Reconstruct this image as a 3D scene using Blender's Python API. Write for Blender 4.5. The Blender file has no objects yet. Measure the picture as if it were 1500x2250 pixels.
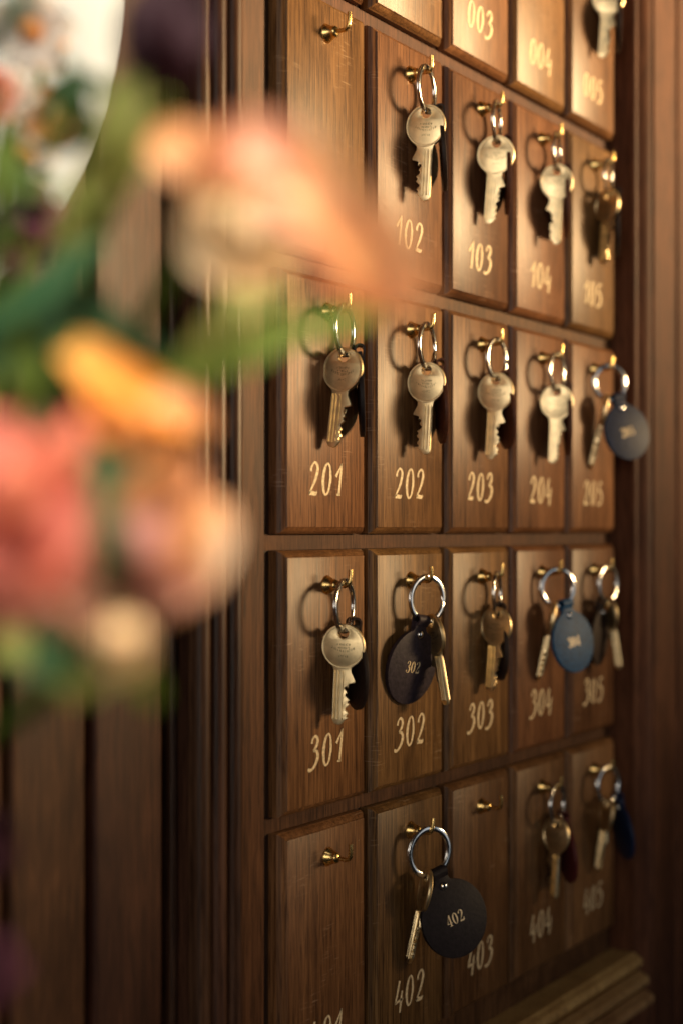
import bpy, bmesh, math, random
from mathutils import Vector, Matrix
random.seed(11)
R = math.radians
scene = bpy.context.scene
col = scene.collection

# ------------------------------------------------------------------ camera
EYE = 1.45                                    # height of the lens above the floor
C_, S_ = 0.82397, 0.56663                     # the view runs 34.5 degrees off the board
CAMX, CAMY = -0.6422, -0.4780
RIGHT = Vector((S_, -C_, 0)); FWD = Vector((C_, S_, 0)); UP = Vector((0, 0, 1))
CAM = Vector((CAMX, CAMY, EYE))
FPX = 3125.0
cam_d = bpy.data.cameras.new('camera')
cam_d.sensor_fit = 'VERTICAL'; cam_d.sensor_height = 36.0; cam_d.lens = 50.0
cam_d.shift_y = 37 / 2250
cam_d.clip_start = 0.02; cam_d.clip_end = 50
cam_d.dof.use_dof = True; cam_d.dof.focus_distance = 0.862; cam_d.dof.aperture_fstop = 3.4
cam_d.dof.aperture_blades = 0
cam = bpy.data.objects.new('camera', cam_d); col.objects.link(cam)
cam.location = CAM; cam.rotation_euler = (R(90), 0, -math.atan2(C_, S_))
scene.camera = cam

# ------------------------------------------------------------------ world and lamps
world = bpy.data.worlds.new('World'); scene.world = world; world.use_nodes = True
bg = world.node_tree.nodes['Background']
bg.inputs[0].default_value = (0.9, 0.85, 0.8, 1); bg.inputs[1].default_value = 0.008

def area(name, loc, target, w, h, watts, colr):
    l = bpy.data.lights.new(name, 'AREA'); l.shape = 'RECTANGLE'; l.size = w; l.size_y = h
    l.energy = watts; l.color = colr
    o = bpy.data.objects.new(name, l); col.objects.link(o); o.location = loc
    o.rotation_euler = (Vector(target) - Vector(loc)).to_track_quat('-Z', 'Y').to_euler()
    return o
win = area('window_light', (1.75, -2.75, EYE + 0.86), (-0.36, 0, EYE + 0.89), 2.0, 1.0, 59, (1.0, 0.68, 0.34))
win.data.spread = R(31.5)
fw = area('front_window_light', (0.85, -2.4, EYE + 0.0), (0.3, 0, EYE), 1.5, 1.4, 3.8, (0.84, 0.92, 1.0))
bw = area('back_window_light', (-2.35, -1.20, EYE + 0.45), (0.0, 0, EYE + 0.40), 2.4, 1.3, 4.2, (1.0, 0.91, 0.79))
bw.data.spread = R(50)
bouquet_fill = area('bouquet_fill_light', (-0.62, -0.42, EYE + 0.85), (-0.45, -0.30, EYE + 0.05), 0.22, 0.22, 1.35, (1.0, 0.90, 0.78))  # added overhead fill to brighten the bouquet, not a lamp of the room
bouquet_fill.data.spread = R(40)

vs = scene.view_settings
vs.view_transform = 'Standard'; vs.look = 'None'; vs.exposure = 0.0; vs.gamma = 1.0; vs.use_curve_mapping = False

# ------------------------------------------------------------------ materials
def newmat(name):
    m = bpy.data.materials.new(name); m.use_nodes = True
    return m, m.node_tree.nodes, m.node_tree.links, m.node_tree.nodes['Principled BSDF']

def ramp(nodes, stops):
    r = nodes.new('ShaderNodeValToRGB'); e = r.color_ramp.elements
    while len(e) < len(stops): e.new(0.5)
    for i, (p, c) in enumerate(stops):
        e[i].position = p; e[i].color = (*c, 1)
    return r

def wood(name, dark, mid, light, rough=0.42, blotch=6.0, fine=1.0, spec=0.2, coat=0.0):
    m, N, L, B = newmat(name)
    tc = N.new('ShaderNodeTexCoord'); oi = N.new('ShaderNodeObjectInfo')
    mul = N.new('ShaderNodeMath'); mul.operation = 'MULTIPLY'; mul.inputs[1].default_value = 37.0
    L.new(oi.outputs['Random'], mul.inputs[0])
    add = N.new('ShaderNodeVectorMath'); add.operation = 'ADD'
    L.new(tc.outputs['Object'], add.inputs[0]); L.new(mul.outputs[0], add.inputs[1])
    def noise(sx, sz, detail, rough_, dist=0.0):
        mp = N.new('ShaderNodeMapping'); mp.inputs['Scale'].default_value = (sx, sx, sz)
        L.new(add.outputs[0], mp.inputs[0])
        n = N.new('ShaderNodeTexNoise'); n.inputs['Scale'].default_value = 1.0
        n.inputs['Detail'].default_value = detail; n.inputs['Roughness'].default_value = rough_
        n.inputs['Distortion'].default_value = dist
        L.new(mp.outputs[0], n.inputs['Vector']); return n
    streak = noise(420 * fine, 9, 4, 0.65, 0.2)
    pores = noise(1500 * fine, 45, 2, 0.5)
    blot = noise(26, blotch, 3, 0.55, 0.6)
    mixf = N.new('ShaderNodeMix'); mixf.data_type = 'FLOAT'; mixf.inputs[0].default_value = 0.42
    L.new(streak.outputs[0], mixf.inputs[2]); L.new(blot.outputs[0], mixf.inputs[3])
    rp = ramp(N, [(0.34, dark), (0.50, mid), (0.64, light)])
    L.new(mixf.outputs[0], rp.inputs[0])
    pr = ramp(N, [(0.38, (0.30, 0.26, 0.24)), (0.50, (1, 1, 1))])
    L.new(pores.outputs[0], pr.inputs[0])
    mc = N.new('ShaderNodeMix'); mc.data_type = 'RGBA'; mc.blend_type = 'MULTIPLY'; mc.inputs[0].default_value = 0.85
    L.new(rp.outputs[0], mc.inputs[6]); L.new(pr.outputs[0], mc.inputs[7])
    if name == 'panel_wood':
        sc = noise(90, 1100, 2, 0.5, 0.4); mk = noise(30, 34, 2, 0.5)
        s1 = N.new('ShaderNodeMapRange'); s1.inputs[1].default_value = 0.60; s1.inputs[2].default_value = 0.70; L.new(sc.outputs[0], s1.inputs[0])
        s2 = N.new('ShaderNodeMapRange'); s2.inputs[1].default_value = 0.54; s2.inputs[2].default_value = 0.66; L.new(mk.outputs[0], s2.inputs[0])
        sm = N.new('ShaderNodeMath'); sm.operation = 'MULTIPLY'; L.new(s1.outputs[0], sm.inputs[0]); L.new(s2.outputs[0], sm.inputs[1])
        sf = N.new('ShaderNodeMath'); sf.operation = 'MULTIPLY'; sf.inputs[1].default_value = 0.55; L.new(sm.outputs[0], sf.inputs[0])
        wm = N.new('ShaderNodeMix'); wm.data_type = 'RGBA'; wm.inputs[7].default_value = (0.34, 0.21, 0.12, 1)
        L.new(sf.outputs[0], wm.inputs[0]); L.new(mc.outputs[2], wm.inputs[6]); mc = wm
    hs = N.new('ShaderNodeHueSaturation')
    mr = N.new('ShaderNodeMapRange'); mr.inputs[3].default_value = 0.80; mr.inputs[4].default_value = 1.10
    m2 = N.new('ShaderNodeMath'); m2.operation = 'MULTIPLY'; m2.inputs[1].default_value = 7.31; L.new(oi.outputs['Random'], m2.inputs[0])
    m3 = N.new('ShaderNodeMath'); m3.operation = 'FRACT'; L.new(m2.outputs[0], m3.inputs[0])
    mh = N.new('ShaderNodeMapRange'); mh.inputs[3].default_value = 0.491; mh.inputs[4].default_value = 0.511; L.new(m3.outputs[0], mh.inputs[0]); L.new(mh.outputs[0], hs.inputs['Hue'])
    L.new(oi.outputs['Random'], mr.inputs[0]); L.new(mr.outputs[0], hs.inputs['Value'])
    hs.inputs['Saturation'].default_value = 0.92
    L.new(mc.outputs[2], hs.inputs['Color'])
    L.new(hs.outputs[0], B.inputs['Base Color'])
    rr = N.new('ShaderNodeMapRange'); rr.inputs[3].default_value = rough - 0.07; rr.inputs[4].default_value = rough + 0.12
    L.new(blot.outputs[0], rr.inputs[0]); L.new(rr.outputs[0], B.inputs['Roughness'])
    B.inputs['Specular IOR Level'].default_value = spec
    B.inputs['Coat Weight'].default_value = coat; B.inputs['Coat Roughness'].default_value = 0.3
    bp = N.new('ShaderNodeBump'); bp.inputs['Strength'].default_value = 0.22; bp.inputs['Distance'].default_value = 0.0004
    ad = N.new('ShaderNodeMath'); ad.operation = 'ADD'
    L.new(pores.outputs[0], ad.inputs[0]); L.new(streak.outputs[0], ad.inputs[1])
    L.new(ad.outputs[0], bp.inputs['Height']); L.new(bp.outputs[0], B.inputs['Normal'])
    return m

M = {}
M['panel'] = wood('panel_wood', (0.070, 0.027, 0.007), (0.152, 0.063, 0.016), (0.25, 0.110, 0.030), 0.37)
M['rail'] = wood('rail_wood', (0.040, 0.014, 0.005), (0.080, 0.030, 0.010), (0.13, 0.052, 0.017), 0.5, 60, 0.8, 0.12)
M['stile'] = wood('stile_wood', (0.038, 0.013, 0.004), (0.076, 0.027, 0.008), (0.125, 0.047, 0.014), 0.46, 6.0, 1.0, 0.13)
M['mould'] = wood('moulding_wood', (0.025, 0.010, 0.005), (0.05, 0.021, 0.010), (0.085, 0.036, 0.016), 0.34)
M['plank'] = wood('plank_wood', (0.026, 0.0085, 0.0035), (0.053, 0.018, 0.006), (0.094, 0.034, 0.011), 0.46, 18, 1.5, 0.2)
M['bead_highlight'] = wood('bead_highlight_wood', (0.30, 0.14, 0.035), (0.48, 0.25, 0.07), (0.62, 0.36, 0.11), 0.3, 6, 1.0, 0.5)  # window highlights on the base beads, put into a lighter golden wood colour
M['back'] = wood('backing_wood', (0.022, 0.009, 0.005), (0.040, 0.016, 0.008), (0.07, 0.028, 0.012), 0.5)

def metal(name, c, rough, scratch=0.06, scale=900):
    m, N, L, B = newmat(name)
    B.inputs['Metallic'].default_value = 1.0
    tc = N.new('ShaderNodeTexCoord')
    n = N.new('ShaderNodeTexNoise'); n.inputs['Scale'].default_value = scale; n.inputs['Detail'].default_value = 4
    L.new(tc.outputs['Object'], n.inputs['Vector'])
    mr = N.new('ShaderNodeMapRange'); mr.inputs[3].default_value = rough - scratch; mr.inputs[4].default_value = rough + scratch
    L.new(n.outputs[0], mr.inputs[0]); L.new(mr.outputs[0], B.inputs['Roughness'])
    n2 = N.new('ShaderNodeTexNoise'); n2.inputs['Scale'].default_value = 160; n2.inputs['Detail'].default_value = 3
    L.new(tc.outputs['Object'], n2.inputs['Vector'])
    rp = ramp(N, [(0.35, tuple(v * 0.8 for v in c)), (0.6, c)])
    L.new(n2.outputs[0], rp.inputs[0]); L.new(rp.outputs[0], B.inputs['Base Color'])
    bp = N.new('ShaderNodeBump'); bp.inputs['Strength'].default_value = 0.08; bp.inputs['Distance'].default_value = 0.0002
    L.new(n.outputs[0], bp.inputs['Height']); L.new(bp.outputs[0], B.inputs['Normal'])
    return m
M['key'] = metal('key_nickel_brass', (0.89, 0.69, 0.39), 0.40)
M['keymark'] = metal('key_engraving', (0.26, 0.18, 0.09), 0.5)
M['hook'] = metal('hook_brass', (0.78, 0.53, 0.20), 0.27)
M['ring'] = metal('ring_steel', (0.80, 0.78, 0.75), 0.17, 0.04)
M['rivet'] = metal('rivet_steel', (0.85, 0.82, 0.78), 0.16, 0.03)

def plain(name, c, rough=0.5, var=0.12, spec=0.5, scale=300, bump=0.0):
    m, N, L, B = newmat(name)
    tc = N.new('ShaderNodeTexCoord')
    n = N.new('ShaderNodeTexNoise'); n.inputs['Scale'].default_value = scale; n.inputs['Detail'].default_value = 4
    L.new(tc.outputs['Object'], n.inputs['Vector'])
    rp = ramp(N, [(0.3, tuple(v * (1 - var) for v in c)), (0.7, tuple(min(1, v * (1 + var)) for v in c))])
    L.new(n.outputs[0], rp.inputs[0]); L.new(rp.outputs[0], B.inputs['Base Color'])
    B.inputs['Roughness'].default_value = rough; B.inputs['Specular IOR Level'].default_value = spec
    if bump:
        bp = N.new('ShaderNodeBump'); bp.inputs['Strength'].default_value = bump; bp.inputs['Distance'].default_value = 0.0004
        L.new(n.outputs[0], bp.inputs['Height']); L.new(bp.outputs[0], B.inputs['Normal'])
    return m
M['gilt'] = plain('gilt_paint', (0.66, 0.52, 0.32), 0.5, 0.4, 0.3, 700)
M['print'] = plain('gold_print', (0.80, 0.62, 0.36), 0.35, 0.15, 0.5, 900)
for k, c in (('aubergine', (0.038, 0.027, 0.036)), ('black', (0.014, 0.009, 0.011)), ('navy', (0.004, 0.014, 0.050)),
             ('blue', (0.006, 0.058, 0.150)), ('brown', (0.10, 0.033, 0.016)), ('dark brown', (0.028, 0.016, 0.012)),
             ('red', (0.085, 0.014, 0.014))):
    M['tag ' + k] = plain('leather_' + k.replace(' ', '_'), tuple(0.8 * v for v in c), 0.56, 0.35, 0.22, 420, 0.5)
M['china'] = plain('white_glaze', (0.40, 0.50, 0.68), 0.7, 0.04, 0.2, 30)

def petalmat(name, stops, scale=28, trans=0.35, rough=0.55):
    m, N, L, B = newmat(name)
    tc = N.new('ShaderNodeTexCoord')
    n = N.new('ShaderNodeTexNoise'); n.inputs['Scale'].default_value = scale; n.inputs['Detail'].default_value = 3
    L.new(tc.outputs['Object'], n.inputs['Vector'])
    rp = ramp(N, stops); L.new(n.outputs[0], rp.inputs[0])
    L.new(rp.outputs[0], B.inputs['Base Color']); B.inputs['Roughness'].default_value = 0.7; B.inputs['Specular IOR Level'].default_value = 0.12
    t = N.new('ShaderNodeBsdfTranslucent'); L.new(rp.outputs[0], t.inputs[0])
    mx = N.new('ShaderNodeMixShader'); mx.inputs[0].default_value = trans
    L.new(B.outputs[0], mx.inputs[1]); L.new(t.outputs[0], mx.inputs[2])
    L.new(mx.outputs[0], N['Material Output'].inputs['Surface'])
    return m
M['peach'] = petalmat('peach_petal', [(0.35, (0.82, 0.34, 0.15)), (0.5, (0.90, 0.50, 0.25)), (0.66, (0.92, 0.66, 0.42))])
M['pink'] = petalmat('pink_petal', [(0.35, (0.74, 0.18, 0.11)), (0.5, (0.86, 0.37, 0.22)), (0.66, (0.92, 0.62, 0.46))])
M['coral'] = petalmat('coral_petal', [(0.35, (0.56, 0.12, 0.085)), (0.55, (0.70, 0.22, 0.16)), (0.7, (0.78, 0.40, 0.32))])
M['yellow'] = petalmat('yellow_petal', [(0.35, (0.80, 0.26, 0.03)), (0.6, (0.90, 0.42, 0.08)), (0.75, (0.9, 0.55, 0.2))])
M['cream'] = petalmat('cream_petal', [(0.35, (0.70, 0.42, 0.20)), (0.6, (0.82, 0.60, 0.34)), (0.75, (0.88, 0.72, 0.50))])
M['mauve'] = petalmat('mauve_petal', [(0.35, (0.42, 0.18, 0.15)), (0.6, (0.66, 0.34, 0.26)), (0.75, (0.75, 0.45, 0.3))])
M['plum'] = petalmat('plum_petal', [(0.35, (0.018, 0.006, 0.010)), (0.7, (0.05, 0.016, 0.022))], 28, 0.1)
M['purple'] = petalmat('purple_petal', [(0.35, (0.12, 0.03, 0.06)), (0.7, (0.30, 0.10, 0.16))])
M['wine'] = petalmat('wine_petal', [(0.35, (0.05, 0.014, 0.024)), (0.7, (0.12, 0.04, 0.06))])
M['whitep'] = petalmat('white_petal', [(0.35, (0.72, 0.62, 0.56)), (0.7, (0.85, 0.8, 0.75))])
M['orange'] = petalmat('orange_petal', [(0.35, (0.7, 0.25, 0.06)), (0.7, (0.85, 0.45, 0.2))])
M['leaf'] = petalmat('leaf_green', [(0.35, (0.045, 0.085, 0.012)), (0.65, (0.13, 0.18, 0.028))], 30, 0.25)
M['olive'] = petalmat('leaf_olive', [(0.35, (0.13, 0.15, 0.03)), (0.65, (0.26, 0.27, 0.07))], 30, 0.3)
M['deep'] = petalmat('leaf_deep_green', [(0.35, (0.012, 0.032, 0.012)), (0.65, (0.03, 0.07, 0.025))], 30, 0.12)
M['teal'] = petalmat('leaf_blue_green', [(0.35, (0.022, 0.070, 0.026)), (0.65, (0.05, 0.125, 0.05))], 30, 0.25)

# ------------------------------------------------------------------ helpers
def mesh_obj(name, verts, faces, mat, parent=None, loc=(0, 0, 0), rot=(0, 0, 0), smooth=False, me=None):
    if me is None:
        me = bpy.data.meshes.new(name); me.from_pydata([tuple(v) for v in verts], [], faces); me.validate()
        if mat: me.materials.append(M[mat])
        if smooth:
            for p in me.polygons: p.use_smooth = True
    o = bpy.data.objects.new(name, me); col.objects.link(o)
    o.location = loc; o.rotation_euler = rot; o.parent = parent
    return o

def empty(name, loc=(0, 0, 0), label=None, cat=None, group=None, kind=None, rot=(0, 0, 0)):
    o = bpy.data.objects.new(name, None); col.objects.link(o); o.location = loc; o.rotation_euler = rot
    o.empty_display_size = 0.02
    if label: o['label'] = label
    if cat: o['category'] = cat
    if group: o['group'] = group
    if kind: o['kind'] = kind
    return o

def smooth_by_angle(me, deg=40):
    bm = bmesh.new(); bm.from_mesh(me); bmesh.ops.recalc_face_normals(bm, faces=bm.faces)
    for f in bm.faces: f.smooth = True
    for e in bm.edges:
        if len(e.link_faces) == 2 and e.calc_face_angle(0) > R(deg): e.smooth = False
    bm.to_mesh(me); bm.free()

def loft_rect(w, h, prof):
    """raised field: nested rectangles, prof = (outset, depth) from the face outwards"""
    V, Fc = [], []
    for o, d in prof: V += [(-o, d, -o), (w + o, d, -o), (w + o, d, h + o), (-o, d, h + o)]
    Fc.append((0, 1, 2, 3))
    for i in range(len(prof) - 1):
        a, b = i * 4, i * 4 + 4
        for k in range(4):
            j = (k + 1) % 4
            Fc.append((a + k, b + k, b + j, a + j))
    return V, Fc

def prism(profile, axis, a, b):
    """closed profile swept along an axis: 'z' takes (x, y) points, 'x' takes (y, z) points"""
    n = len(profile); V = []
    for t in (a, b):
        for p in profile: V.append((p[0], p[1], t) if axis == 'z' else (t, p[0], p[1]))
    Fc = [(i, (i + 1) % n, n + (i + 1) % n, n + i) for i in range(n)]
    Fc += [tuple(range(n - 1, -1, -1)), tuple(range(n, 2 * n))]
    return V, Fc

def prism_obj(name, profile, axis, a, b, mat, parent, deg=35):
    V, Fc = prism(profile, axis, a, b)
    o = mesh_obj(name, V, Fc, mat, parent); smooth_by_angle(o.data, deg); return o

def arc(cx, cy, r, a0, a1, n=8):
    return [(cx + r * math.cos(R(a0 + (a1 - a0) * i / n)), cy + r * math.sin(R(a0 + (a1 - a0) * i / n))) for i in range(n + 1)]

def lathe(profile, n=28):
    """profile (radius, distance) turned about -y"""
    V, Fc = [], []
    for r, d in profile:
        for k in range(n):
            t = 2 * math.pi * k / n; V.append((r * math.cos(t), -d, r * math.sin(t)))
    for i in range(len(profile) - 1):
        for k in range(n):
            j = (k + 1) % n
            Fc.append((i * n + k, i * n + j, (i + 1) * n + j, (i + 1) * n + k))
    return V, Fc

def tube(pts, rad, n=10, V=None, Fc=None, cap=True):
    V = [] if V is None else V; Fc = [] if Fc is None else Fc
    pts = [Vector(p) for p in pts]; base = len(V); m = len(pts)
    rads = rad if isinstance(rad, (list, tuple)) else [rad] * m
    prev = None
    for i, p in enumerate(pts):
        t = (pts[min(i + 1, m - 1)] - pts[max(i - 1, 0)]).normalized()
        if prev is None:
            a = Vector((0, 0, 1)) if abs(t.z) < 0.9 else Vector((1, 0, 0))
            u = t.cross(a).normalized()
        else:
            u = (prev - t * prev.dot(t)).normalized()
        prev = u; w = t.cross(u)
        for k in range(n):
            q = 2 * math.pi * k / n
            V.append(p + (u * math.cos(q) + w * math.sin(q)) * rads[i])
    for i in range(m - 1):
        for k in range(n):
            j = (k + 1) % n
            Fc.append((base + i * n + k, base + i * n + j, base + (i + 1) * n + j, base + (i + 1) * n + k))
    if cap:
        Fc.append(tuple(base + k for k in range(n - 1, -1, -1))); Fc.append(tuple(base + (m - 1) * n + k for k in range(n)))
    return V, Fc

def flat_shape(name, loops, half, bevel, mat):
    """2D outline with holes, thickened and rounded; drawn in (x, z), thick along y"""
    cu = bpy.data.curves.new(name, 'CURVE'); cu.dimensions = '2D'; cu.fill_mode = 'BOTH'
    cu.extrude = half - bevel; cu.bevel_depth = bevel; cu.bevel_resolution = 1; cu.offset = -bevel
    for lp in loops:
        sp = cu.splines.new('POLY'); sp.points.add(len(lp) - 1); sp.use_cyclic_u = True
        for i, (x, z) in enumerate(lp): sp.points[i].co = (x, z, 0, 1)
    ob = bpy.data.objects.new(name, cu); col.objects.link(ob)
    dg = bpy.context.evaluated_depsgraph_get()
    me = bpy.data.meshes.new_from_object(ob.evaluated_get(dg))
    bpy.data.objects.remove(ob); bpy.data.curves.remove(cu)
    me.transform(Matrix.Rotation(R(90), 4, 'X'))
    bm = bmesh.new(); bm.from_mesh(me); bmesh.ops.remove_doubles(bm, verts=bm.verts, dist=1e-6); bm.to_mesh(me); bm.free()
    me.materials.clear(); me.materials.append(M[mat]); smooth_by_angle(me, 32); me.name = name
    return me

def catmull(pts, n=7):
    """smooth chain through (x, z, width) points"""
    P = [pts[0]] + list(pts) + [pts[-1]]; out = []
    for i in range(1, len(P) - 2):
        for k in range(n):
            t = k / n; row = []
            for d in range(len(pts[0])):
                a, b, c, e = P[i - 1][d], P[i][d], P[i + 1][d], P[i + 2][d]
                row.append(0.5 * (2 * b + (c - a) * t + (2 * a - 5 * b + 4 * c - e) * t * t + (3 * b - a - 3 * c + e) * t ** 3))
            out.append(row)
    out.append(list(pts[-1])); return out

# hand-lettered numerals: strokes of (x, height, width)
HAND = {
    '0': [[(0.27, 1.0, .05), (0.13, .86, .10), (0.05, .50, .125), (0.11, .13, .10), (0.24, .0, .06), (0.38, .14, .085), (0.45, .52, .11), (0.39, .87, .075), (0.27, 1.0, .05)]],
    '1': [[(0.06, .60, .10), (0.13, .70, .09), (0.27, .90, .05), (0.34, 1.04, .04)], [(0.345, 1.04, .05), (0.33, .75, .09), (0.30, .35, .10), (0.28, .03, .10)], [(0.16, .02, .05), (0.30, .025, .06), (0.36, .02, .05)]],
    '2': [[(0.07, .72, .10), (0.09, .86, .08), (0.24, 1.0, .06), (0.39, .90, .10), (0.40, .70, .12), (0.28, .40, .10), (0.08, .10, .06), (0.03, .03, .06)], [(0.03, .035, .09), (0.18, .05, .12), (0.36, .03, .10), (0.44, .10, .05)]],
    '3': [[(0.08, .78, .09), (0.12, .92, .07), (0.25, 1.0, .07), (0.38, .90, .11), (0.37, .72, .11), (0.19, .54, .06)], [(0.19, .54, .06), (0.38, .50, .09), (0.45, .34, .13), (0.36, .12, .11), (0.18, -.04, .08), (0.02, -.06, .09), (-.02, .01, .07)]],
    '4': [[(0.24, 1.0, .10), (0.17, .72, .10), (0.08, .42, .09), (0.02, .28, .06)], [(0.02, .28, .07), (0.24, .31, .08), (0.52, .34, .06)], [(0.44, .62, .08), (0.40, .30, .11), (0.35, -.10, .09)]],
    '5': [[(0.42, .97, .09), (0.14, .95, .08)], [(0.14, .95, .08), (0.10, .55, .08)], [(0.10, .55, .06), (0.28, .62, .09), (0.44, .40, .12), (0.36, .10, .10), (0.16, -.02, .07), (0.02, .06, .08)]],
}
PRINT = {
    '0': [[(0.27, 1.0, .03), (0.12, .82, .12), (0.06, .5, .16), (0.12, .18, .12), (0.27, 0, .03), (0.42, .18, .12), (0.48, .5, .16), (0.42, .82, .12), (0.27, 1.0, .03)]],
    '2': [[(0.09, .75, .15), (0.10, .88, .06), (0.26, 1.0, .04), (0.43, .86, .13), (0.42, .66, .15), (0.22, .32, .05), (0.06, .06, .05)], [(0.05, .06, .12), (0.28, .05, .14), (0.46, .07, .12), (0.50, .28, .03)]],
    '3': [[(0.09, .78, .14), (0.12, .92, .05), (0.26, 1.0, .04), (0.42, .86, .13), (0.40, .66, .12), (0.22, .53, .04)], [(0.22, .53, .04), (0.42, .44, .12), (0.46, .26, .16), (0.38, .06, .10), (0.22, 0, .04), (0.09, .08, .06), (0.09, .2, .13)]],
    '4': [[(0.36, 1.0, .05), (0.2, .64, .04), (0.03, .28, .05)], [(0.03, .27, .06), (0.3, .27, .06), (0.54, .27, .06)], [(0.37, 1.0, .12), (0.37, .5, .13), (0.37, .02, .13)], [(0.22, .02, .05), (0.38, .02, .05), (0.52, .02, .05)]],
    '5': [[(0.44, .95, .12), (0.28, .94, .11), (0.12, .96, .08)], [(0.12, .96, .04), (0.11, .56, .04)], [(0.11, .56, .04), (0.28, .62, .05), (0.46, .42, .15), (0.46, .2, .14), (0.28, 0, .04), (0.1, .08, .06), (0.09, .18, .13)]],
}
def numeral_mesh(name, text, font, height, advance, mat, slant=0.0, jit=0.0, step=0.0, lift=0.0, shadow=False):
    V, Fc = [], []; x0 = 0.0; rnd = random.Random(text)
    for n_, ch in enumerate(text):
        dy = rnd.uniform(-jit, jit) + step * n_; sc = 1 + rnd.uniform(-jit, jit)
        for st in font[ch]:
            pts = catmull([(p[0] * sc, p[1] * sc + dy, p[2]) for p in st])
            base = len(V); m = len(pts)
            for i, (x, z, w) in enumerate(pts):
                a, b = pts[max(i - 1, 0)], pts[min(i + 1, m - 1)]
                tx, tz = b[0] - a[0], b[1] - a[1]; l = math.hypot(tx, tz) or 1
                w *= (1 + rnd.uniform(-1, 1) * jit * 2) * (1.18 if font is HAND else 1)
                for s in (-1, 1):
                    px = x - tz / l * w / 2 * s; pz = z + tx / l * w / 2 * s
                    px += slant * pz
                    V.append(((x0 + px) * height, -lift - 0.00001 * (n_ % 2), pz * height))
            for i in range(m - 1): Fc.append((base + 2 * i, base + 2 * i + 1, base + 2 * i + 3, base + 2 * i + 2))
        x0 += advance * (0.86 if ch == '1' else 1)
    me = bpy.data.meshes.new(name); me.from_pydata(V, [], Fc); me.materials.append(M[mat])
    xs = [v[0] for v in V]
    return me, (min(xs) + max(xs)) / 2

def at(px, py, d):
    """a point seen at a place of the view, d metres out from the lens"""
    return CAM + FWD * d + RIGHT * ((px - 750) / FPX * d) + UP * ((1162 - py) / FPX * d)

# ------------------------------------------------------------------ the setting: panelled wall left of the rack
ZB, ZT = EYE - 0.62, EYE + 0.62
wall = mesh_obj('wall', *prism([(-0.70, 0.030), (-0.70, 0.05), (1.2, 0.05), (1.2, 0.030)], 'z', ZB, ZT), 'back')
wall['kind'] = 'structure'
def plank(x0, x1, front=0.018):
    r = 0.0022
    pr = [(x0, 0.030), (x0, front + r)] + arc(x0 + r, front + r, r, 180, 270, 4)[1:] + arc(x1 - r, front + r, r, 270, 360, 4) + [(x1, 0.030)]
    return pr
for a, b in ((-0.46, -0.392), (-0.387, -0.262), (-0.257, -0.1935), (-0.1880, -0.1405), (-0.1340, -0.0845)):
    p = prism_obj('plank', plank(a, b), 'z', ZB + 0.001, ZT - 0.001, 'plank', wall)
    p.rotation_euler = (0, 0, 0)
prism_obj('bead_moulding', arc(-0.0768, 0.0185, 0.0024, 0, 330, 12), 'z', ZB + 0.002, ZT - 0.002, 'mould', wall)

# ------------------------------------------------------------------ the key rack
PX, PW = 0.0924, 0.0767
ROWS = [(0.3246, 0.4700), (0.1610, 0.3059), (0.0013, 0.1431), (-0.1585, -0.0166), (-0.3236, -0.1760)]
rack = empty('key_rack', (0, 0.03, EYE - 0.45), 'dark wooden wall rack of numbered raised panels with brass hooks', 'key rack')
RK = Vector(rack.location)
def rackpart(o):
    o.parent = rack; o.location = Vector(o.location) - RK; return o
rackpart(prism_obj('backing', [(-0.044, 0.0106), (-0.044, 0.0298), (0.47, 0.0298), (0.47, 0.0106)], 'z', EYE - 0.36, EYE + 0.52, 'back', None))
# stile left of the panels
rackpart(prism_obj('stile', [(-0.0369, 0.009), (-0.0369, 0.0104), (-0.0105, 0.0104), (-0.0105, 0.009)], 'z', EYE - 0.36, EYE + 0.52, 'stile', None))
# reeded moulding
for i in range(3):
    x0 = -0.0730 + i * 0.0120; yy = (0.0035, 0.0022, 0.0010)[i]
    pr = [(x0, 0.0104), (x0, yy + 0.003)] + arc(x0 + 0.0051, yy + 0.0030, 0.0051, 180, 360, 12)[1:-1] + [(x0 + 0.0102, yy + 0.003), (x0 + 0.0104, 0.0075), (x0 + 0.01195, 0.0075), (x0 + 0.01195, 0.0104)]
    rackpart(prism_obj('reed_moulding', pr, 'z', EYE - 0.36, EYE + 0.52, 'mould', None, 40))
rackpart(prism_obj('side_board', [(-0.0729, 0.0106), (-0.0729, 0.0298), (-0.0442, 0.0298), (-0.0442, 0.0106)], 'z', EYE - 0.36, EYE + 0.52, 'mould', None))
# rails between the rows
for i in range(4):
    zt, zb = ROWS[i][0] - 0.0045, ROWS[i + 1][1] + 0.0045
    rackpart(prism_obj('rail', [(0.0090, zb), (0.0090, zt), (0.0104, zt), (0.0104, zb)], 'x', -0.0104, 0.458, 'rail', None)).location.z += EYE
rackpart(prism_obj('rail', [(0.0090, -0.350), (0.0090, -0.3285), (0.0104, -0.3285), (0.0104, -0.350)], 'x', -0.0104, 0.458, 'rail', None)).location.z += EYE
# pilaster at the right end
pil = [(0.463, 0.0296), (0.463, -0.0105), (0.4645, -0.0120), (0.4665, -0.0122), (0.4700, -0.0152), (0.4725, -0.0180), (0.4770, -0.0198), (0.4790, -0.0185), (0.4815, -0.0185), (0.4830, -0.0205), (0.5300, -0.0205), (0.5320, -0.0185), (0.5350, -0.0185), (0.5370, -0.0205), (0.640, -0.0205), (0.640, 0.0296)]
rackpart(prism_obj('pilaster', pil, 'z', EYE - 0.60, EYE + 0.52, 'stile', None, 30))
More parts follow.
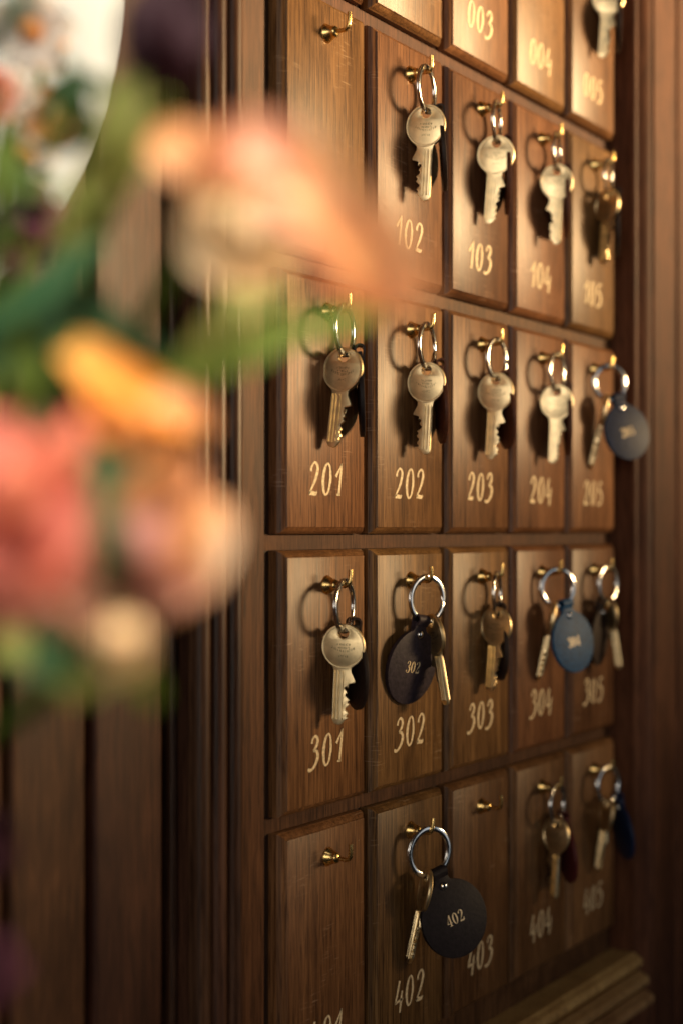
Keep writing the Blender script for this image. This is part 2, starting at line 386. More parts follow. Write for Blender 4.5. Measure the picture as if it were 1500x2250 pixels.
# stepped base moulding
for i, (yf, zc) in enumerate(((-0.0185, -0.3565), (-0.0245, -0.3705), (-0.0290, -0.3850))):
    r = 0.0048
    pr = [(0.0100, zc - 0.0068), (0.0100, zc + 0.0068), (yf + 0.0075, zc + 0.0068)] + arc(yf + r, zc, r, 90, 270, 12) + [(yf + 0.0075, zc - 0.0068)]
    rackpart(prism_obj('base_moulding', pr, 'x', -0.075, 0.4628, 'bead_highlight', None, 35)).location.z += EYE

PROF = [(0, 0), (0.0004, 0.0002), (0.0007, 0.0009), (0.0010, 0.0012), (0.0020, 0.0018), (0.0030, 0.0028), (0.0036, 0.0038), (0.0039, 0.0046), (0.0042, 0.0049), (0.0042, 0.0105)]
pmesh = []
for zb, zt in ROWS:
    V, Fc = loft_rect(PW, zt - zb, PROF)
    me = bpy.data.meshes.new('panel'); me.from_pydata(V, [], Fc); me.materials.append(M['panel'])
    smooth_by_angle(me, 28); pmesh.append(me)

# brass hook: flared rose, shank, upturned end
V, Fc = lathe([(0.0, -0.0004), (0.0056, -0.0004), (0.0057, 0.0004), (0.0053, 0.0012), (0.0046, 0.0024), (0.0038, 0.0042), (0.0033, 0.0056), (0.0034, 0.0062), (0.0030, 0.0070), (0.0022, 0.0076), (0.0012, 0.0079)])
path = [(0, -0.005, 0), (0, -0.0125, -0.0004)] + [(0, -0.0125 - 0.0036 * math.sin(R(t)), 0.0032 - 0.0036 * math.cos(R(t))) for t in range(10, 91, 16)] + [(0, -0.0163, 0.0066), (0, -0.0163, 0.0092)]
tube(path, [0.0013] * (len(path) - 1) + [0.0012], 12, V, Fc)
hook_me = bpy.data.meshes.new('hook'); hook_me.from_pydata([tuple(v) for v in V], [], Fc); hook_me.materials.append(M['hook']); smooth_by_angle(hook_me, 45)

HOOK = {}
rooms = {}
for r in range(5):
    zb, zt = ROWS[r]
    for c in range(5):
        room = '%d0%d' % (r, c + 1)
        p = mesh_obj('panel', None, None, None, rack, Vector((c * PX, 0, EYE + zb)) - RK, me=pmesh[r])
        p['label'] = 'raised wooden panel with the painted number ' + room
        hx, hz = PW * 0.5 + random.uniform(-.0006, .0006), (zt - zb) - 0.0160 + random.uniform(-.0005, .0005)
        hk = mesh_obj('hook', None, None, None, p, (hx, 0.0002, hz), (0, random.uniform(-.13, .13), random.uniform(-.03, .03)), me=hook_me)
        HOOK[room] = Vector((c * PX + hx, 0, EYE + zb + hz))
        me, mid = numeral_mesh('room_number', room, HAND, 0.0184, 0.69, 'gilt', slant=0.10, jit=0.025, lift=0.00022)
        zoff = {0: 0.018, 1: 0.0175, 2: 0.0185, 3: 0.0205, 4: 0.0205}[r]
        if room == '303': zoff += 0.0
        mesh_obj('room_number', None, None, None, p, (PW * 0.475 - mid, 0, zoff), me=me)

# ------------------------------------------------------------------ keys, rings and tags
def ring_mesh(rad):
    V, Fc = [], []
    hw, hh, ch = 0.0017, 0.00056, 0.0003
    prof = [(-hw + ch, -hh), (hw - ch, -hh), (hw, -hh + ch), (hw, hh - ch), (hw - ch, hh), (-hw + ch, hh), (-hw, hh - ch), (-hw, -hh + ch)]
    n = 150; np_ = len(prof); start = R(60)
    for i in range(n + 1):
        u = i / n; t = u * (4 * math.pi - 0.10)
        k = max(-1, min(1, (t - 2 * math.pi) / 0.32)); k = math.sin(k * math.pi / 2)
        ax = k * 0.00060; a = start + t
        for pr, pa in prof:
            rr = rad + pr
            V.append((rr * math.cos(a), ax + pa, rr * math.sin(a)))
    for i in range(n):
        for k in range(np_):
            j = (k + 1) % np_
            Fc.append((i * np_ + k, i * np_ + j, (i + 1) * np_ + j, (i + 1) * np_ + k))
    Fc += [tuple(range(np_)), tuple(range(n * np_, (n + 1) * np_))]
    me = bpy.data.meshes.new('split_ring'); me.from_pydata(V, [], Fc); me.materials.append(M['ring']); smooth_by_angle(me, 50)
    return me
RINGS = {}

BOW, HOLE = 0.0124, 0.0030
def key_meshes(seed, flip):
    rnd = random.Random(seed)
    cz = -0.0072; sx = -1 if flip else 1
    lp = []
    a0, a1 = -58, 238
    for i in range(49):
        a = R(a0 + (a1 - a0) * i / 48); lp.append((BOW * math.cos(a), cz + BOW * math.sin(a)))
    # down the plain back of the blade, across the tip, up the bitting
    zb = cz - BOW - 0.0315
    L_ = -0.0050
    lp += [(L_ - 0.0004, cz - 0.0119), (L_, cz - 0.0138), (L_, zb + 0.0026), (L_ + 0.0010, zb + 0.0008), (-0.0012, zb), (0.0006, zb + 0.0008), (0.0022, zb + 0.0030)]
    z = zb + 0.0034; x = 0.0026
    top = cz - BOW - 0.0075
    while z < top - 0.0042:
        depth = rnd.choice([0.0022, 0.0030, 0.0036, 0.0016])
        lp.append((depth + 0.0009, z + 0.0006)); lp.append((depth, z + 0.0014)); lp.append((depth, z + 0.0024)); lp.append((depth + 0.0010, z + 0.0031))
        z += 0.0038
    lp += [(0.0036, top - 0.0034), (0.0036, top - 0.0010), (0.0074, top), (0.0074, top + 0.0010), (0.0050, top + 0.0058), (0.0050, cz - 0.0121)]
    hole = [(HOLE * math.cos(R(t)), -HOLE * math.sin(R(t))) for t in range(0, 360, 15)]
    hole = [(x_ , z_) for x_, z_ in hole]
    lp = [(x_ * sx, z_) for x_, z_ in lp]
    me = flat_shape('key', [lp, hole], 0.0011, 0.00022, 'key')
    # fluted blade and raised rims on both faces
    V, Fc = [], []
    def strip(x0, x1, z0, z1, y0, y1, taper=0.0018):
        b = len(V); m_ = (x0 + x1) / 2
        for yy, g in ((y0, 0.0), (y1, 0.00022)):
            V.extend([((x0 + g) * sx, yy, z0), ((x1 - g) * sx, yy, z0), ((x1 - g) * sx, yy, z1 - taper), (m_ * sx, yy, z1), ((x0 + g) * sx, yy, z1 - taper)])
        Fc.append((b + 5, b + 6, b + 7, b + 8, b + 9))
        for k in range(5):
            j = (k + 1) % 5; Fc.append((b + k, b + j, b + 5 + j, b + 5 + k))
    for sgn in (-1, 1):
        for x0, x1 in ((-0.0049, -0.0038), (-0.0030, -0.0017), (-0.0007, 0.0009)):
            strip(x0, x1, zb + 0.0032, cz - BOW - 0.0012, sgn * 0.0010, sgn * 0.00190)
        n = 56
        for (rr, ccx, ccz, w_) in ((BOW - 0.0006, 0, cz, 0.00075), (HOLE + 0.0005, 0, 0, 0.00045)):
            b = len(V)
            for k in range(n):
                a = 2 * math.pi * k / n
                for dr, yy in ((-w_, 0.0010), (-w_ * 0.5, 0.00138), (w_ * 0.5, 0.00138), (w_, 0.0009)):
                    V.append((ccx + (rr + dr) * math.cos(a), sgn * yy, ccz + (rr + dr) * math.sin(a)))
            for k in range(n):
                j = (k + 1) % n
                for q in range(3): Fc.append((b + 4 * k + q, b + 4 * j + q, b + 4 * j + q + 1, b + 4 * k + q + 1))
    rl = bpy.data.meshes.new('key_relief'); rl.from_pydata(V, [], Fc); rl.materials.append(M['key']); smooth_by_angle(rl, 35)
    bm = bmesh.new(); bm.from_mesh(me); bm.from_mesh(rl); bm.to_mesh(me); bm.free(); bpy.data.meshes.remove(rl)
    # worn stamped marks
    V, Fc = [], []
    rows = [(-0.0068, 0.0036, 0.0011, 0), (-0.0086, 0.0030, 0.0010, 0), (-0.0106, 0.0066, 0.0013, 1), (-0.0134, 0.0024, 0.0011, 0)]
    for z0, hw, hgt, bend in rows:
        x_ = -hw
        while x_ < hw:
            cw = rnd.uniform(0.0006, 0.0010)
            zz = z0 + (0.0022 * (x_ / 0.0066) ** 2 if bend else 0)
            for _ in range(2):
                b = len(V); xa = x_ + rnd.uniform(0, cw * .7); lw = 0.00026
                if rnd.random() < 0.6:
                    q = [(xa, zz), (xa + lw, zz), (xa + lw + rnd.uniform(-.0002, .0002), zz + hgt), (xa, zz + hgt)]
                else:
                    zq = zz + rnd.choice([0, .5, .9]) * hgt; q = [(x_, zq), (x_ + cw * .8, zq), (x_ + cw * .8, zq + lw), (x_, zq + lw)]
                V.extend([(a, -0.00114, c) for a, c in q]); Fc.append((b, b + 1, b + 2, b + 3))
            x_ += cw + 0.0003
    mk = bpy.data.meshes.new('stamped_mark'); mk.from_pydata(V, [], Fc); mk.materials.append(M['keymark'])
    return me, mk
KEYS = {(s, f): key_meshes(s, f) for s in (1, 2, 3) for f in (0, 1)}

TAGS = {}
def tag_meshes(rad, colr):
    if (rad, colr) in TAGS: return TAGS[(rad, colr)]
    hw = 0.0056; cz = -(0.0062 + rad)
    lp = []; a_ = math.degrees(math.asin((hw + 0.0014) / rad))
    for i in range(61):
        a = R(90 - a_ - (360 - 2 * a_) * i / 60); lp.append((rad * math.cos(a), cz + rad * math.sin(a)))
    lp += [(-hw - 0.0004, cz + rad + 0.0002), (-hw, cz + rad + 0.0010), (-hw, -0.0014), (hw, -0.0014), (hw, cz + rad + 0.0010), (hw + 0.0004, cz + rad + 0.0002)]
    me = flat_shape('leather_tag', [lp[::-1]], 0.0014, 0.0005, 'tag ' + colr)
    # strap folded over the ring and sewn behind
    V, Fc = [], []; r0, r1 = 0.0022, 0.0034
    prof = []
    for i in range(13):
        a = R(200 - 220 * i / 12); prof.append((math.cos(a), math.sin(a)))
    outer = [(-0.0014 - 0.0, -0.004)] + [(p * r1, q * r1) for p, q in prof] + [(0.0028, -0.004), (0.0026, -0.0165)]
    inner = [(-0.0004, -0.004)] + [(p * r0, q * r0) for p, q in prof] + [(0.0016, -0.004), (0.0013, -0.0165)]
    n = len(outer)
    for x in (-hw + 0.0003, hw - 0.0003):
        V += [(x, y, z) for y, z in outer] + [(x, y, z) for y, z in inner]
    for i in range(n - 1):
        Fc += [(i, i + 1, 2 * n + i + 1, 2 * n + i), (n + i, 3 * n + i, 3 * n + i + 1, n + i + 1), (i, n + i, n + i + 1, i + 1), (2 * n + i, 2 * n + i + 1, 3 * n + i + 1, 3 * n + i)]
    Fc += [(n - 1, 2 * n - 1, 4 * n - 1, 3 * n - 1), (0, 2 * n, 3 * n, n)]
    st = bpy.data.meshes.new('strap'); st.from_pydata(V, [], Fc); st.materials.append(M['tag ' + colr]); smooth_by_angle(st, 40)
    TAGS[(rad, colr)] = (me, st, cz)
    return TAGS[(rad, colr)]
V, Fc = lathe([(0.0027, 0.0), (0.0027, 0.0005), (0.0024, 0.0012), (0.0017, 0.0017), (0.0008, 0.0020), (0.0, 0.0021)], 20)
rivet_me = bpy.data.meshes.new('rivet'); rivet_me.from_pydata(V, [], Fc); rivet_me.materials.append(M['rivet']); smooth_by_angle(rivet_me, 60)

YAW0 = -math.atan2(C_, S_); KS = random.Random(5)
def hang(turn, swing):
    return (Matrix.Rotation(R(swing), 3, FWD) @ Matrix.Rotation(YAW0 + R(turn), 3, 'Z')).to_euler()
def key_set(room, label, s, ring_r, a, key, tag):
    """a, and the turns of key and tag, are as seen from the view: 0 = flat on, + = turned to the right"""
    H = HOOK[room] + Vector((0, -s, 0))
    rel = H - CAM; az = math.degrees(math.atan2(rel.dot(RIGHT), rel.dot(FWD)))
    root = empty('room_key', H, label, 'key', 'room keys on the rack')
    if ring_r not in RINGS: RINGS[ring_r] = ring_mesh(ring_r)
    yaw = YAW0 + R(a - az)
    cpos = Vector((0, 0, 0.0012 - (ring_r - 0.0014)))
    mesh_obj('split_ring', None, None, None, root, cpos, (0, R(random.uniform(0, 360)), yaw), me=RINGS[ring_r])
    t = Vector((math.cos(yaw), math.sin(yaw), 0))
    def on_ring(phi): return cpos + (t * math.sin(R(phi)) + Vector((0, 0, -math.cos(R(phi))))) * ring_r
    seed, flip, phi, b, roll = key[:5]
    kp = on_ring(phi) + Vector((0, 0, -(HOLE - 0.0015)))
    me, mk = KEYS[(seed, flip)]
    k = mesh_obj('key', None, None, None, root, kp, hang(b - az, roll), me=me)
    k.scale = (KS.uniform(.97, 1.05), 1, KS.uniform(1.03, 1.09))
    mesh_obj('stamped_mark', None, None, None, k, (0, 0, 0), me=mk)
    rad, colr, phi, b, roll, txt = tag[:6]; off = tag[6] if len(tag) > 6 else (0, 0)
    me, st, cz = tag_meshes(rad, colr)
    g = mesh_obj('leather_tag', None, None, None, root, on_ring(phi) + RIGHT * (off[0] / 1000) + FWD * (off[1] / 1000), hang(b - az, roll), me=me)
    g['label'] = colr + ' round leather tag on the key ring'
    mesh_obj('strap', None, None, None, g, (0, 0, 0), me=st)
    mesh_obj('rivet', None, None, None, g, (0, -0.0013, -0.0092), me=rivet_me)
    if txt:
        nm, mid = numeral_mesh('printed_number', txt, PRINT, 0.0072, 0.66, 'print', lift=0.0)
        mesh_obj('printed_number', None, None, None, g, (-mid, -0.00152, cz - 0.0036), me=nm)
    return root

T = 0.0225
K = lambda room, extra: 'brass key on split ring hung above painted number %s, %s' % (room, extra)
#        room  label                                             s      ring    a   key(seed flip phi turn roll)  tag(rad colour phi turn roll text)
key_set('005', 'brass key in the top right panel, cut by the picture edge', .0125, 0.0134, 76, (1, 0, 0, 6, 4), (T, 'dark brown', 40, -86, 0, None, (6, 3)))
key_set('102', K('102', 'stamped bow facing forward'), .0120, 0.0139, 69, (1, 1, 0, -14, 3), (T, 'dark brown', 45, -89, -4, None, (5, 4)))
key_set('103', K('103', 'dark tag edge behind'), .0120, 0.0134, 79, (2, 0, 0, -4, 4), (T, 'brown', 45, -87, 0, None, (6, 3)))
key_set('104', K('104', 'brightest pale bow of its row'), .0125, 0.0134, 80, (3, 1, 0, 6, 2), (T, 'brown', 42, -87, 0, None, (6, 3)))
key_set('105', K('105', 'turned partly away in dark'), .0120, 0.0134, 78, (1, 0, 0, -46, 3), (T, 'dark brown', 42, -88, 0, None, (6, 3)))
key_set('201', K('201', 'black tag seen edge on'), .0125, 0.0142, 69, (2, 0, -2, -29, 6), (T, 'black', 45, -89, -2, None, (5, 3)))
key_set('202', K('202', 'teeth pointing left'), .0120, 0.0139, 70, (3, 1, 0, -16, 3), (T, 'brown', 45, -82, -2, None, (5, 4)))
key_set('203', K('203', 'brown leather tag behind it'), .0120, 0.0134, 62, (1, 0, -4, -14, 3), (T, 'brown', 42, -75, -3, None, (1, 4)))
key_set('204', K('204', 'pale bow with no rim glint'), .0125, 0.0134, 68, (2, 0, -2, 5, 2), (T, 'brown', 42, -84, 0, None, (5, 4)))
key_set('205', 'key seen edge on beside navy round tag numbered 205', .0135, 0.0137, 30, (3, 0, -12, -84, 13), (.0225, 'navy', 34, 40, -14, '205'))
key_set('301', K('301', 'wide fluted blade facing forward'), .0125, 0.0144, 69, (1, 0, -3, -14, 2), (T, 'dark brown', 42, -73, -2, None, (2, 4)))
key_set('302', 'dark faced key behind aubergine round leather tag numbered 302', .0125, 0.0141, 44, (2, 1, 16, -62, -9), (.0240, 'aubergine', -22, 52, 12, '302'))
key_set('303', K('303', 'ring seen edge on'), .0120, 0.0137, 80, (2, 0, 0, -36, 4), (T, 'dark brown', 42, -78, 0, None, (1, 3)))
key_set('304', 'key seen edge on beside blue round tag numbered 304', .0130, 0.0137, 32, (1, 0, -12, -86, 12), (.0228, 'blue', 32, 50, -10, '304'))
key_set('305', K('305', 'dark bow with bright curved rim'), .0125, 0.0137, 60, (3, 1, 4, -66, -8), (T, 'dark brown', -20, 74, 4, None, (-3, -2)))
key_set('402', 'key seen edge on beside black round leather tag numbered 402', .0140, 0.0150, 36, (2, 0, -6, -78, 12), (.0246, 'black', 26, 34, -19, '402'))
key_set('404', K('404', 'dark red tag behind it'), .0125, 0.0139, 70, (3, 1, 0, -42, 4), (T, 'red', 42, -72, -5, None, (2, 4)))
key_set('405', K('405', 'dark bow, navy tag'), .0125, 0.0139, 55, (1, 0, -2, -68, 8), (T, 'navy', 42, -70, -8, None, (3, 4)))

# ------------------------------------------------------------------ china plate on the wall behind the bouquet
prof = [(0.0, 0.0085), (0.120, 0.0085), (0.140, 0.0105), (0.150, 0.0150), (0.190, 0.0185), (0.2130, 0.0205), (0.2150, 0.0195), (0.2130, 0.0180), (0.150, 0.008), (0.130, 0.002), (0.0, 0.002)]
V, Fc = lathe(prof, 120)
pl = mesh_obj('wall_plate', V, Fc, 'china', None, (-0.3508, 0.0165, EYE + 0.2736), smooth=True)
pl['label'] = 'large round white plate hanging on the panelling at upper left'; pl['category'] = 'plate'

# ------------------------------------------------------------------ bouquet in the foreground
def sheet(pts, widths, facing, cup=0.15, n=16, m=8, thick=0.0):
    """petal or leaf: a smooth chain of points with a width at each, cupped across"""
    ch = catmull([(*p, w) for p, w in zip(pts, widths)], n)
    V, Fc = [], []
    f = Vector(facing).normalized()
    for i, q in enumerate(ch):
        p = Vector(q[:3]); a = Vector(ch[max(i - 1, 0)][:3]); b = Vector(ch[min(i + 1, len(ch) - 1)][:3])
        t = (b - a).normalized(); side = t.cross(f).normalized(); nrm = side.cross(t)
        for k in range(m + 1):
            s = 2 * k / m - 1
            ruf = 0.035 * q[3] * math.sin(i * 0.9 + 3 * s) * abs(s)
            V.append(p + side * (s * q[3] / 2) - nrm * (cup * q[3] * (1 - s * s)) + nrm * ruf)
    for i in range(len(ch) - 1):
        for k in range(m):
            Fc.append((i * (m + 1) + k, i * (m + 1) + k + 1, (i + 1) * (m + 1) + k + 1, (i + 1) * (m + 1) + k))
    return V, Fc

NEAR = 0.78
def px_sheet(name, parent, mat, pts, widths, cup=0.15, tilt=(0, 0)):
    """pts = (x, y, distance) of the view; widths in view pixels at that distance"""
    P = [at(p[0], p[1], p[2] * NEAR) for p in pts]; W = [w / FPX * p[2] * NEAR for w, p in zip(widths, pts)]
    f = -FWD + RIGHT * tilt[0] + UP * tilt[1]
    V, Fc = sheet([tuple(p) for p in P], W, f, cup, 5)
    o = mesh_obj(name, [v - Vector(parent.location) for v in V], Fc, mat, parent, smooth=True)
    return o

def stem_to(parent, start, mid=None, r=0.0022):
    a = Vector(start); e = at(-260, 1750, 0.44)
    m_ = (a + e) / 2 + UP * -0.01 if mid is None else Vector(mid)
    pts = [a.lerp(m_, t).lerp(m_.lerp(e, t), t) - Vector(parent.location) for t in [i / 14 for i in range(15)]]
    V, Fc = tube(pts, r, 8); return mesh_obj('stem', V, Fc, 'leaf', parent, smooth=True)

def flower(label, name, petals, base, mid=None, cat='flower'):
    root = empty(name, at(base[0], base[1], base[2] * NEAR), label, cat)
    for p in petals: px_sheet('petal' if p[0] not in ('leaf', 'olive', 'deep', 'teal') else 'leaf', root, *p)
    stem_to(root, root.location, mid); return root

flower('large peach and pink flower with drooping petals, foremost in the bouquet', 'peach_flower', [
    ('peach', [(480, 430, .372), (430, 350, .366), (370, 310, .37), (325, 310, .375)], [80, 140, 120, 40], .12, (-.3, .3)),
    ('pink', [(490, 420, .37), (500, 320, .356), (590, 310, .352), (700, 390, .356)], [80, 140, 150, 70], .2, (-.2, .4)),
    ('peach', [(520, 380, .36), (640, 370, .352), (760, 470, .352), (850, 590, .36), (890, 690, .37)], [90, 150, 165, 170, 110], .2, (-.2, .4)),
    ('pink', [(560, 420, .365), (680, 470, .362), (760, 560, .364), (830, 650, .372)], [60, 130, 130, 90], .12, (-.2, 0)),
    ('cream', [(480, 430, .375), (440, 480, .372), (470, 550, .374), (560, 590, .38), (620, 600, .385)], [60, 110, 130, 100, 30], .15, (-.3, .2)),
    ('cream', [(520, 440, .38), (580, 480, .376), (620, 540, .378), (590, 590, .384)], [60, 100, 100, 30], .1, (-.3, .2)),
    ('leaf', [(470, 430, .385), (540, 450, .388), (590, 500, .39)], [40, 60, 20], .1),
], (490, 430, .38), at(240, 800, .42))

flower('orange yellow bloom pointing down to the right, left of the rack', 'yellow_flower', [
    ('yellow', [(150, 755, .375), (200, 790, .37), (270, 860, .366), (330, 910, .368)], [70, 105, 130, 60], .25, (.1, .4)),
    ('yellow', [(200, 790, .372), (280, 840, .366), (360, 890, .366), (430, 930, .372)], [60, 110, 110, 40], .25, (.2, .5)),
    ('yellow', [(210, 820, .378), (240, 900, .374), (290, 950, .376), (320, 960, .38)], [60, 110, 90, 30], .2, (0, 0)),
    ('cream', [(300, 870, .37), (370, 900, .368), (400, 960, .372)], [50, 70, 30], .2, (.3, .3)),
    ('peach', [(330, 880, .366), (390, 880, .36), (440, 920, .362), (450, 970, .368)], [40, 70, 60, 15], .1, (.3, .3)),
    ('orange', [(230, 870, .368), (270, 930, .362), (330, 970, .364), (400, 980, .37)], [40, 70, 60, 15], .15, (0, -.2)),
], (155, 760, .385), at(20, 900, .42))

flower('coral red flower filling the left picture edge', 'coral_flower', [
    ('coral', [(20, 1300, .35), (60, 1200, .342), (90, 1080, .342), (70, 950, .352)], [90, 210, 210, 70], .2, (.2, .3)),
    ('coral', [(0, 1300, .352), (-30, 1180, .345), (-30, 1040, .346), (10, 900, .356)], [90, 180, 180, 70], .2, (-.2, .3)),
    ('coral', [(40, 1310, .35), (120, 1260, .346), (150, 1170, .348), (150, 1080, .356)], [80, 130, 110, 40], .2, (.5, .2)),
    ('coral', [(10, 1180, .345), (10, 1260, .338), (0, 1330, .342), (-20, 1380, .35)], [120, 190, 150, 50], .2, (0, -.2)),
    ('pink', [(10, 1120, .34), (40, 1050, .335), (30, 980, .342)], [80, 120, 40], .2, (0, .3)),
    ('pink', [(70, 1130, .352), (120, 1040, .345), (160, 960, .346), (170, 900, .352)], [50, 80, 70, 20], .15, (.2, .3)),
    ('mauve', [(90, 1250, .352), (160, 1300, .346), (200, 1350, .348), (210, 1400, .352)], [60, 90, 80, 20], .15, (.3, .1)),
], (10, 1310, .36))

flower('dusky peach flower with a mauve heart, below the orange bloom', 'dusky_flower', [
    ('peach', [(330, 1330, .374), (330, 1210, .366), (360, 1090, .366), (420, 1010, .374)], [100, 170, 170, 60], .2, (.1, .4)),
    ('mauve', [(320, 1330, .37), (300, 1250, .362), (310, 1170, .362), (340, 1110, .37)], [90, 120, 120, 50], .2, (0, .2)),
    ('peach', [(350, 1330, .376), (420, 1260, .37), (470, 1170, .372), (480, 1090, .38)], [80, 120, 110, 40], .2, (.4, .3)),
    ('mauve', [(330, 1340, .37), (380, 1290, .365), (440, 1280, .37), (480, 1290, .378)], [80, 90, 70, 20], .2, (.3, 0)),
    ('peach', [(310, 1340, .374), (250, 1260, .37), (250, 1130, .372), (290, 1040, .38)], [80, 110, 100, 40], .2, (-.4, .3)),
    ('mauve', [(320, 1320, .374), (280, 1380, .37), (230, 1400, .374)], [80, 100, 30], .2, (0, -.3)),
], (320, 1340, .385))

flower('small cream bud hanging lowest in the bouquet', 'cream_bud', [
    ('cream', [(270, 1350, .352), (250, 1400, .346), (250, 1450, .347), (265, 1490, .352)], [50, 90, 90, 30], .3, (-.2, .2)),
    ('cream', [(270, 1350, .352), (285, 1400, .346), (285, 1450, .347), (270, 1490, .352)], [50, 80, 80, 30], .3, (.3, .2)),
    ('leaf', [(280, 1460, .36), (320, 1500, .362), (345, 1550, .37)], [30, 60, 20], .1, (.2, .2)),
    ('olive', [(250, 1470, .36), (190, 1510, .362), (140, 1500, .37)], [30, 60, 20], .1, (-.2, .3)),
], (270, 1360, .365))

flower('dark plum flower at the top of the bouquet', 'plum_flower', [
    ('plum', [(360, 210, .40), (330, 120, .392), (330, 30, .392), (360, -60, .40)], [70, 130, 140, 60], .2, (-.2, .3)),
    ('plum', [(365, 200, .40), (400, 120, .392), (410, 40, .394), (390, -50, .40)], [60, 90, 100, 50], .2, (.3, .3)),
    ('plum', [(350, 150, .396), (300, 80, .392), (300, 10, .394)], [60, 80, 40], .2, (-.4, .2)),
], (360, 215, .41), at(150, 620, .43))

def sprig(label, leaves, base, mid=None):
    root = empty('leaf_sprig', at(base[0], base[1], base[2] * NEAR), label, 'leaves', 'leafy sprigs in the bouquet')
    for mat, pts, w in leaves: px_sheet('leaf', root, mat, pts, w, 0.1, (random.uniform(-.3, .3), random.uniform(.1, .6)))
    stem_to(root, root.location, mid, 0.0018); return root
sprig('green leaves reaching right across the reeded moulding', [
    ('leaf', [(330, 830, .40), (450, 800, .394), (540, 770, .394), (640, 720, .40), (720, 690, .405)], [30, 70, 85, 60, 10]),
    ('olive', [(400, 790, .41), (480, 700, .404), (560, 660, .405), (650, 650, .41)], [40, 80, 70, 20]),
    ('leaf', [(540, 770, .415), (650, 725, .41), (760, 700, .415), (860, 690, .42)], [20, 62, 58, 12]),
    ('olive', [(450, 850, .40), (470, 790, .396), (500, 690, .398), (520, 620, .404)], [30, 60, 60, 10]),
], (330, 835, .405), at(100, 950, .43))
sprig('deep green leaves behind the orange bloom', [
    ('deep', [(-60, 800, .43), (60, 740, .424), (150, 690, .424), (230, 640, .43)], [80, 170, 150, 40]),
    ('teal', [(-60, 720, .41), (60, 650, .404), (150, 580, .405), (230, 520, .41)], [40, 90, 80, 15]),
    ('deep', [(140, 740, .42), (150, 850, .414), (170, 930, .416), (200, 1000, .42)], [80, 130, 110, 30]),
    ('leaf', [(30, 940, .41), (60, 850, .404), (60, 770, .406), (50, 700, .41)], [40, 80, 70, 10]),
    ('deep', [(180, 640, .425), (260, 760, .42), (360, 800, .42), (450, 830, .425)], [60, 120, 100, 30]),
], (20, 860, .43))
sprig('blue green leaf hanging between the coral and dusky flowers', [
    ('teal', [(215, 1000, .36), (225, 1090, .354), (240, 1200, .352), (235, 1300, .356), (225, 1350, .36)], [30, 60, 75, 55, 12]),
    ('deep', [(190, 1010, .40), (260, 1000, .394), (330, 990, .396), (400, 990, .40)], [60, 100, 90, 30]),
], (200, 1000, .37))
sprig('yellow green upright leaf at the plate rim', [
    ('olive', [(200, 420, .40), (230, 330, .392), (270, 230, .392), (300, 120, .40)], [40, 90, 90, 15]),
    ('olive', [(190, 430, .40), (260, 380, .395), (330, 300, .396), (380, 230, .40)], [40, 80, 70, 10]),
    ('olive', [(100, 640, .42), (140, 540, .414), (180, 450, .414), (200, 360, .42)], [40, 80, 80, 10]),
], (190, 440, .41), at(50, 800, .43))
sprig('olive leaves under the coral flower', [
    ('deep', [(-40, 1440, .39), (60, 1430, .384), (140, 1460, .386), (210, 1510, .39)], [60, 110, 100, 20]),
    ('olive', [(-40, 1380, .39), (20, 1410, .384), (100, 1450, .386), (160, 1540, .39)], [60, 80, 80, 20]),
], (-40, 1430, .40))

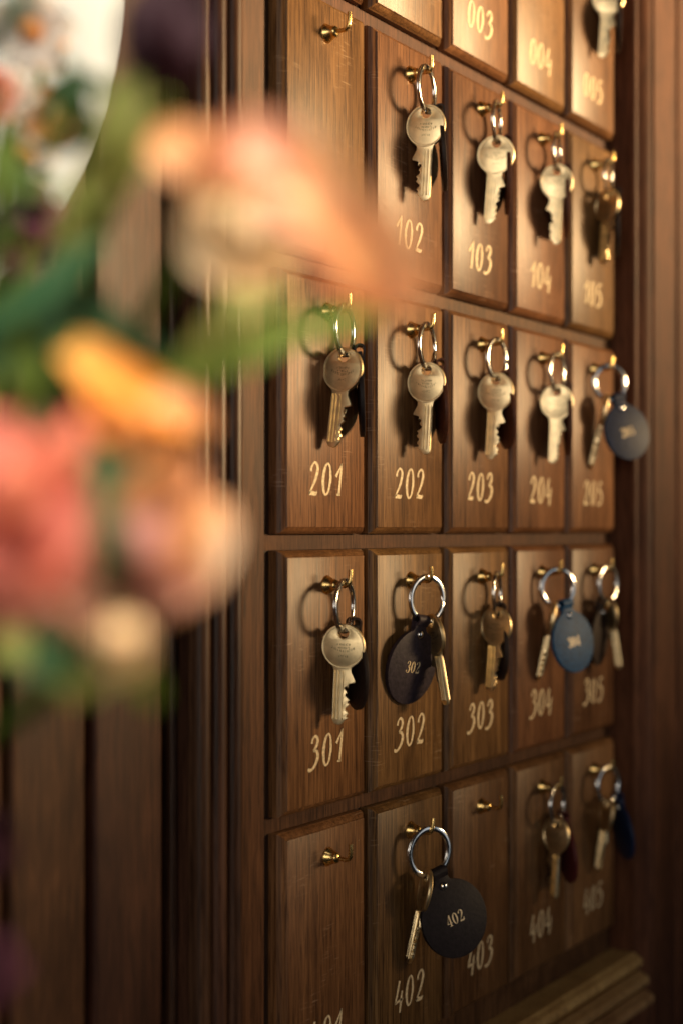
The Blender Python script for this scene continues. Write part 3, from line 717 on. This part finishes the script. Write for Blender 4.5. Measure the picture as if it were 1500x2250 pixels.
def daisy(label, px, py, d, rad, mat, heart, name='small_flower', n=7):
    c = at(px, py, d); root = empty(name, c, label, 'flower')
    for i in range(n):
        a = 2 * math.pi * i / n + random.uniform(-.15, .15); L_ = rad * random.uniform(.85, 1.1)
        u = RIGHT * math.cos(a) + UP * math.sin(a)
        pts = [u * (L_ * t) - FWD * (0.006 * math.sin(t * 2.6)) for t in (0.08, .4, .75, 1.0)]
        V, Fc = sheet([tuple(p) for p in pts], [rad * .25, rad * .62, rad * .66, rad * .15], -FWD, .12, 4, 6)
        mesh_obj('petal', V, Fc, mat, root, smooth=True)
    V, Fc = lathe([(0.0, 0.0045), (0.0020, 0.004), (0.0036, 0.002), (0.0040, 0.0), (0.0, -0.001)], 16)
    mesh_obj('flower_heart', V, Fc, heart, root, tuple(-FWD * 0.003), (0, 0, YAW0), True)
    stem_to(root, c, None, 0.0014); return root
daisy('white flower with orange heart in front of the plate, upper', 75, 75, .47, .0150, 'whitep', 'orange')
daisy('peach flower in front of the plate, beside the orange streak', 120, 262, .47, .0110, 'orange', 'cream')
daisy('orange flower high on the plate', 100, 110, .485, .0090, 'orange', 'yellow')
daisy('purple flower at the left edge below the plate', 55, 520, .46, .0130, 'purple', 'plum')
daisy('pale flower at the far left before the plate', 20, 215, .45, .0100, 'whitep', 'leaf')
daisy('small plum flower at the lower left corner', -25, 2120, .34, .0110, 'wine', 'plum')
daisy('dark violet flower at the left edge above the corner', -45, 1850, .36, .0110, 'plum', 'plum')
sprig('small green leaves lying over the white plate', [
    ('leaf', [(90, 330, .475), (150, 220, .47), (180, 180, .47), (230, 170, .475)], [30, 60, 60, 15]),
    ('leaf', [(-40, 430, .46), (10, 390, .454), (20, 330, .455), (20, 270, .46)], [40, 70, 70, 10]),
    ('deep', [(100, 330, .475), (160, 310, .47), (180, 270, .47), (190, 220, .475)], [30, 45, 45, 10]),
], (40, 420, .475))
sprig('dark leaves in the very top left corner', [
    ('deep', [(-40, 120, .40), (10, 60, .395), (40, 10, .395), (60, -60, .40)], [40, 60, 60, 20]),
    ('deep', [(60, 260, .47), (130, 190, .465), (200, 180, .465), (250, 210, .47)], [20, 50, 45, 10]),
    ('deep', [(150, 330, .47), (175, 250, .465), (165, 180, .465), (150, 120, .47)], [20, 45, 40, 10]),
    ('leaf', [(-40, 330, .44), (30, 390, .435), (90, 410, .435), (150, 400, .44)], [20, 50, 45, 10]),
    ('deep', [(-40, 560, .44), (20, 470, .435), (60, 400, .435), (80, 330, .44)], [30, 50, 50, 10]),
], (-20, 200, .46), at(-120, 800, .44))
daisy('crimson flower cut by the left edge beside the plate', -12, 215, .44, .0090, 'coral', 'plum')
daisy('blush white flower low on the plate, left of the green leaf', 60, 350, .47, .0105, 'whitep', 'orange')
daisy('wine red flower below the plate rim', 85, 470, .45, .0085, 'purple', 'plum')
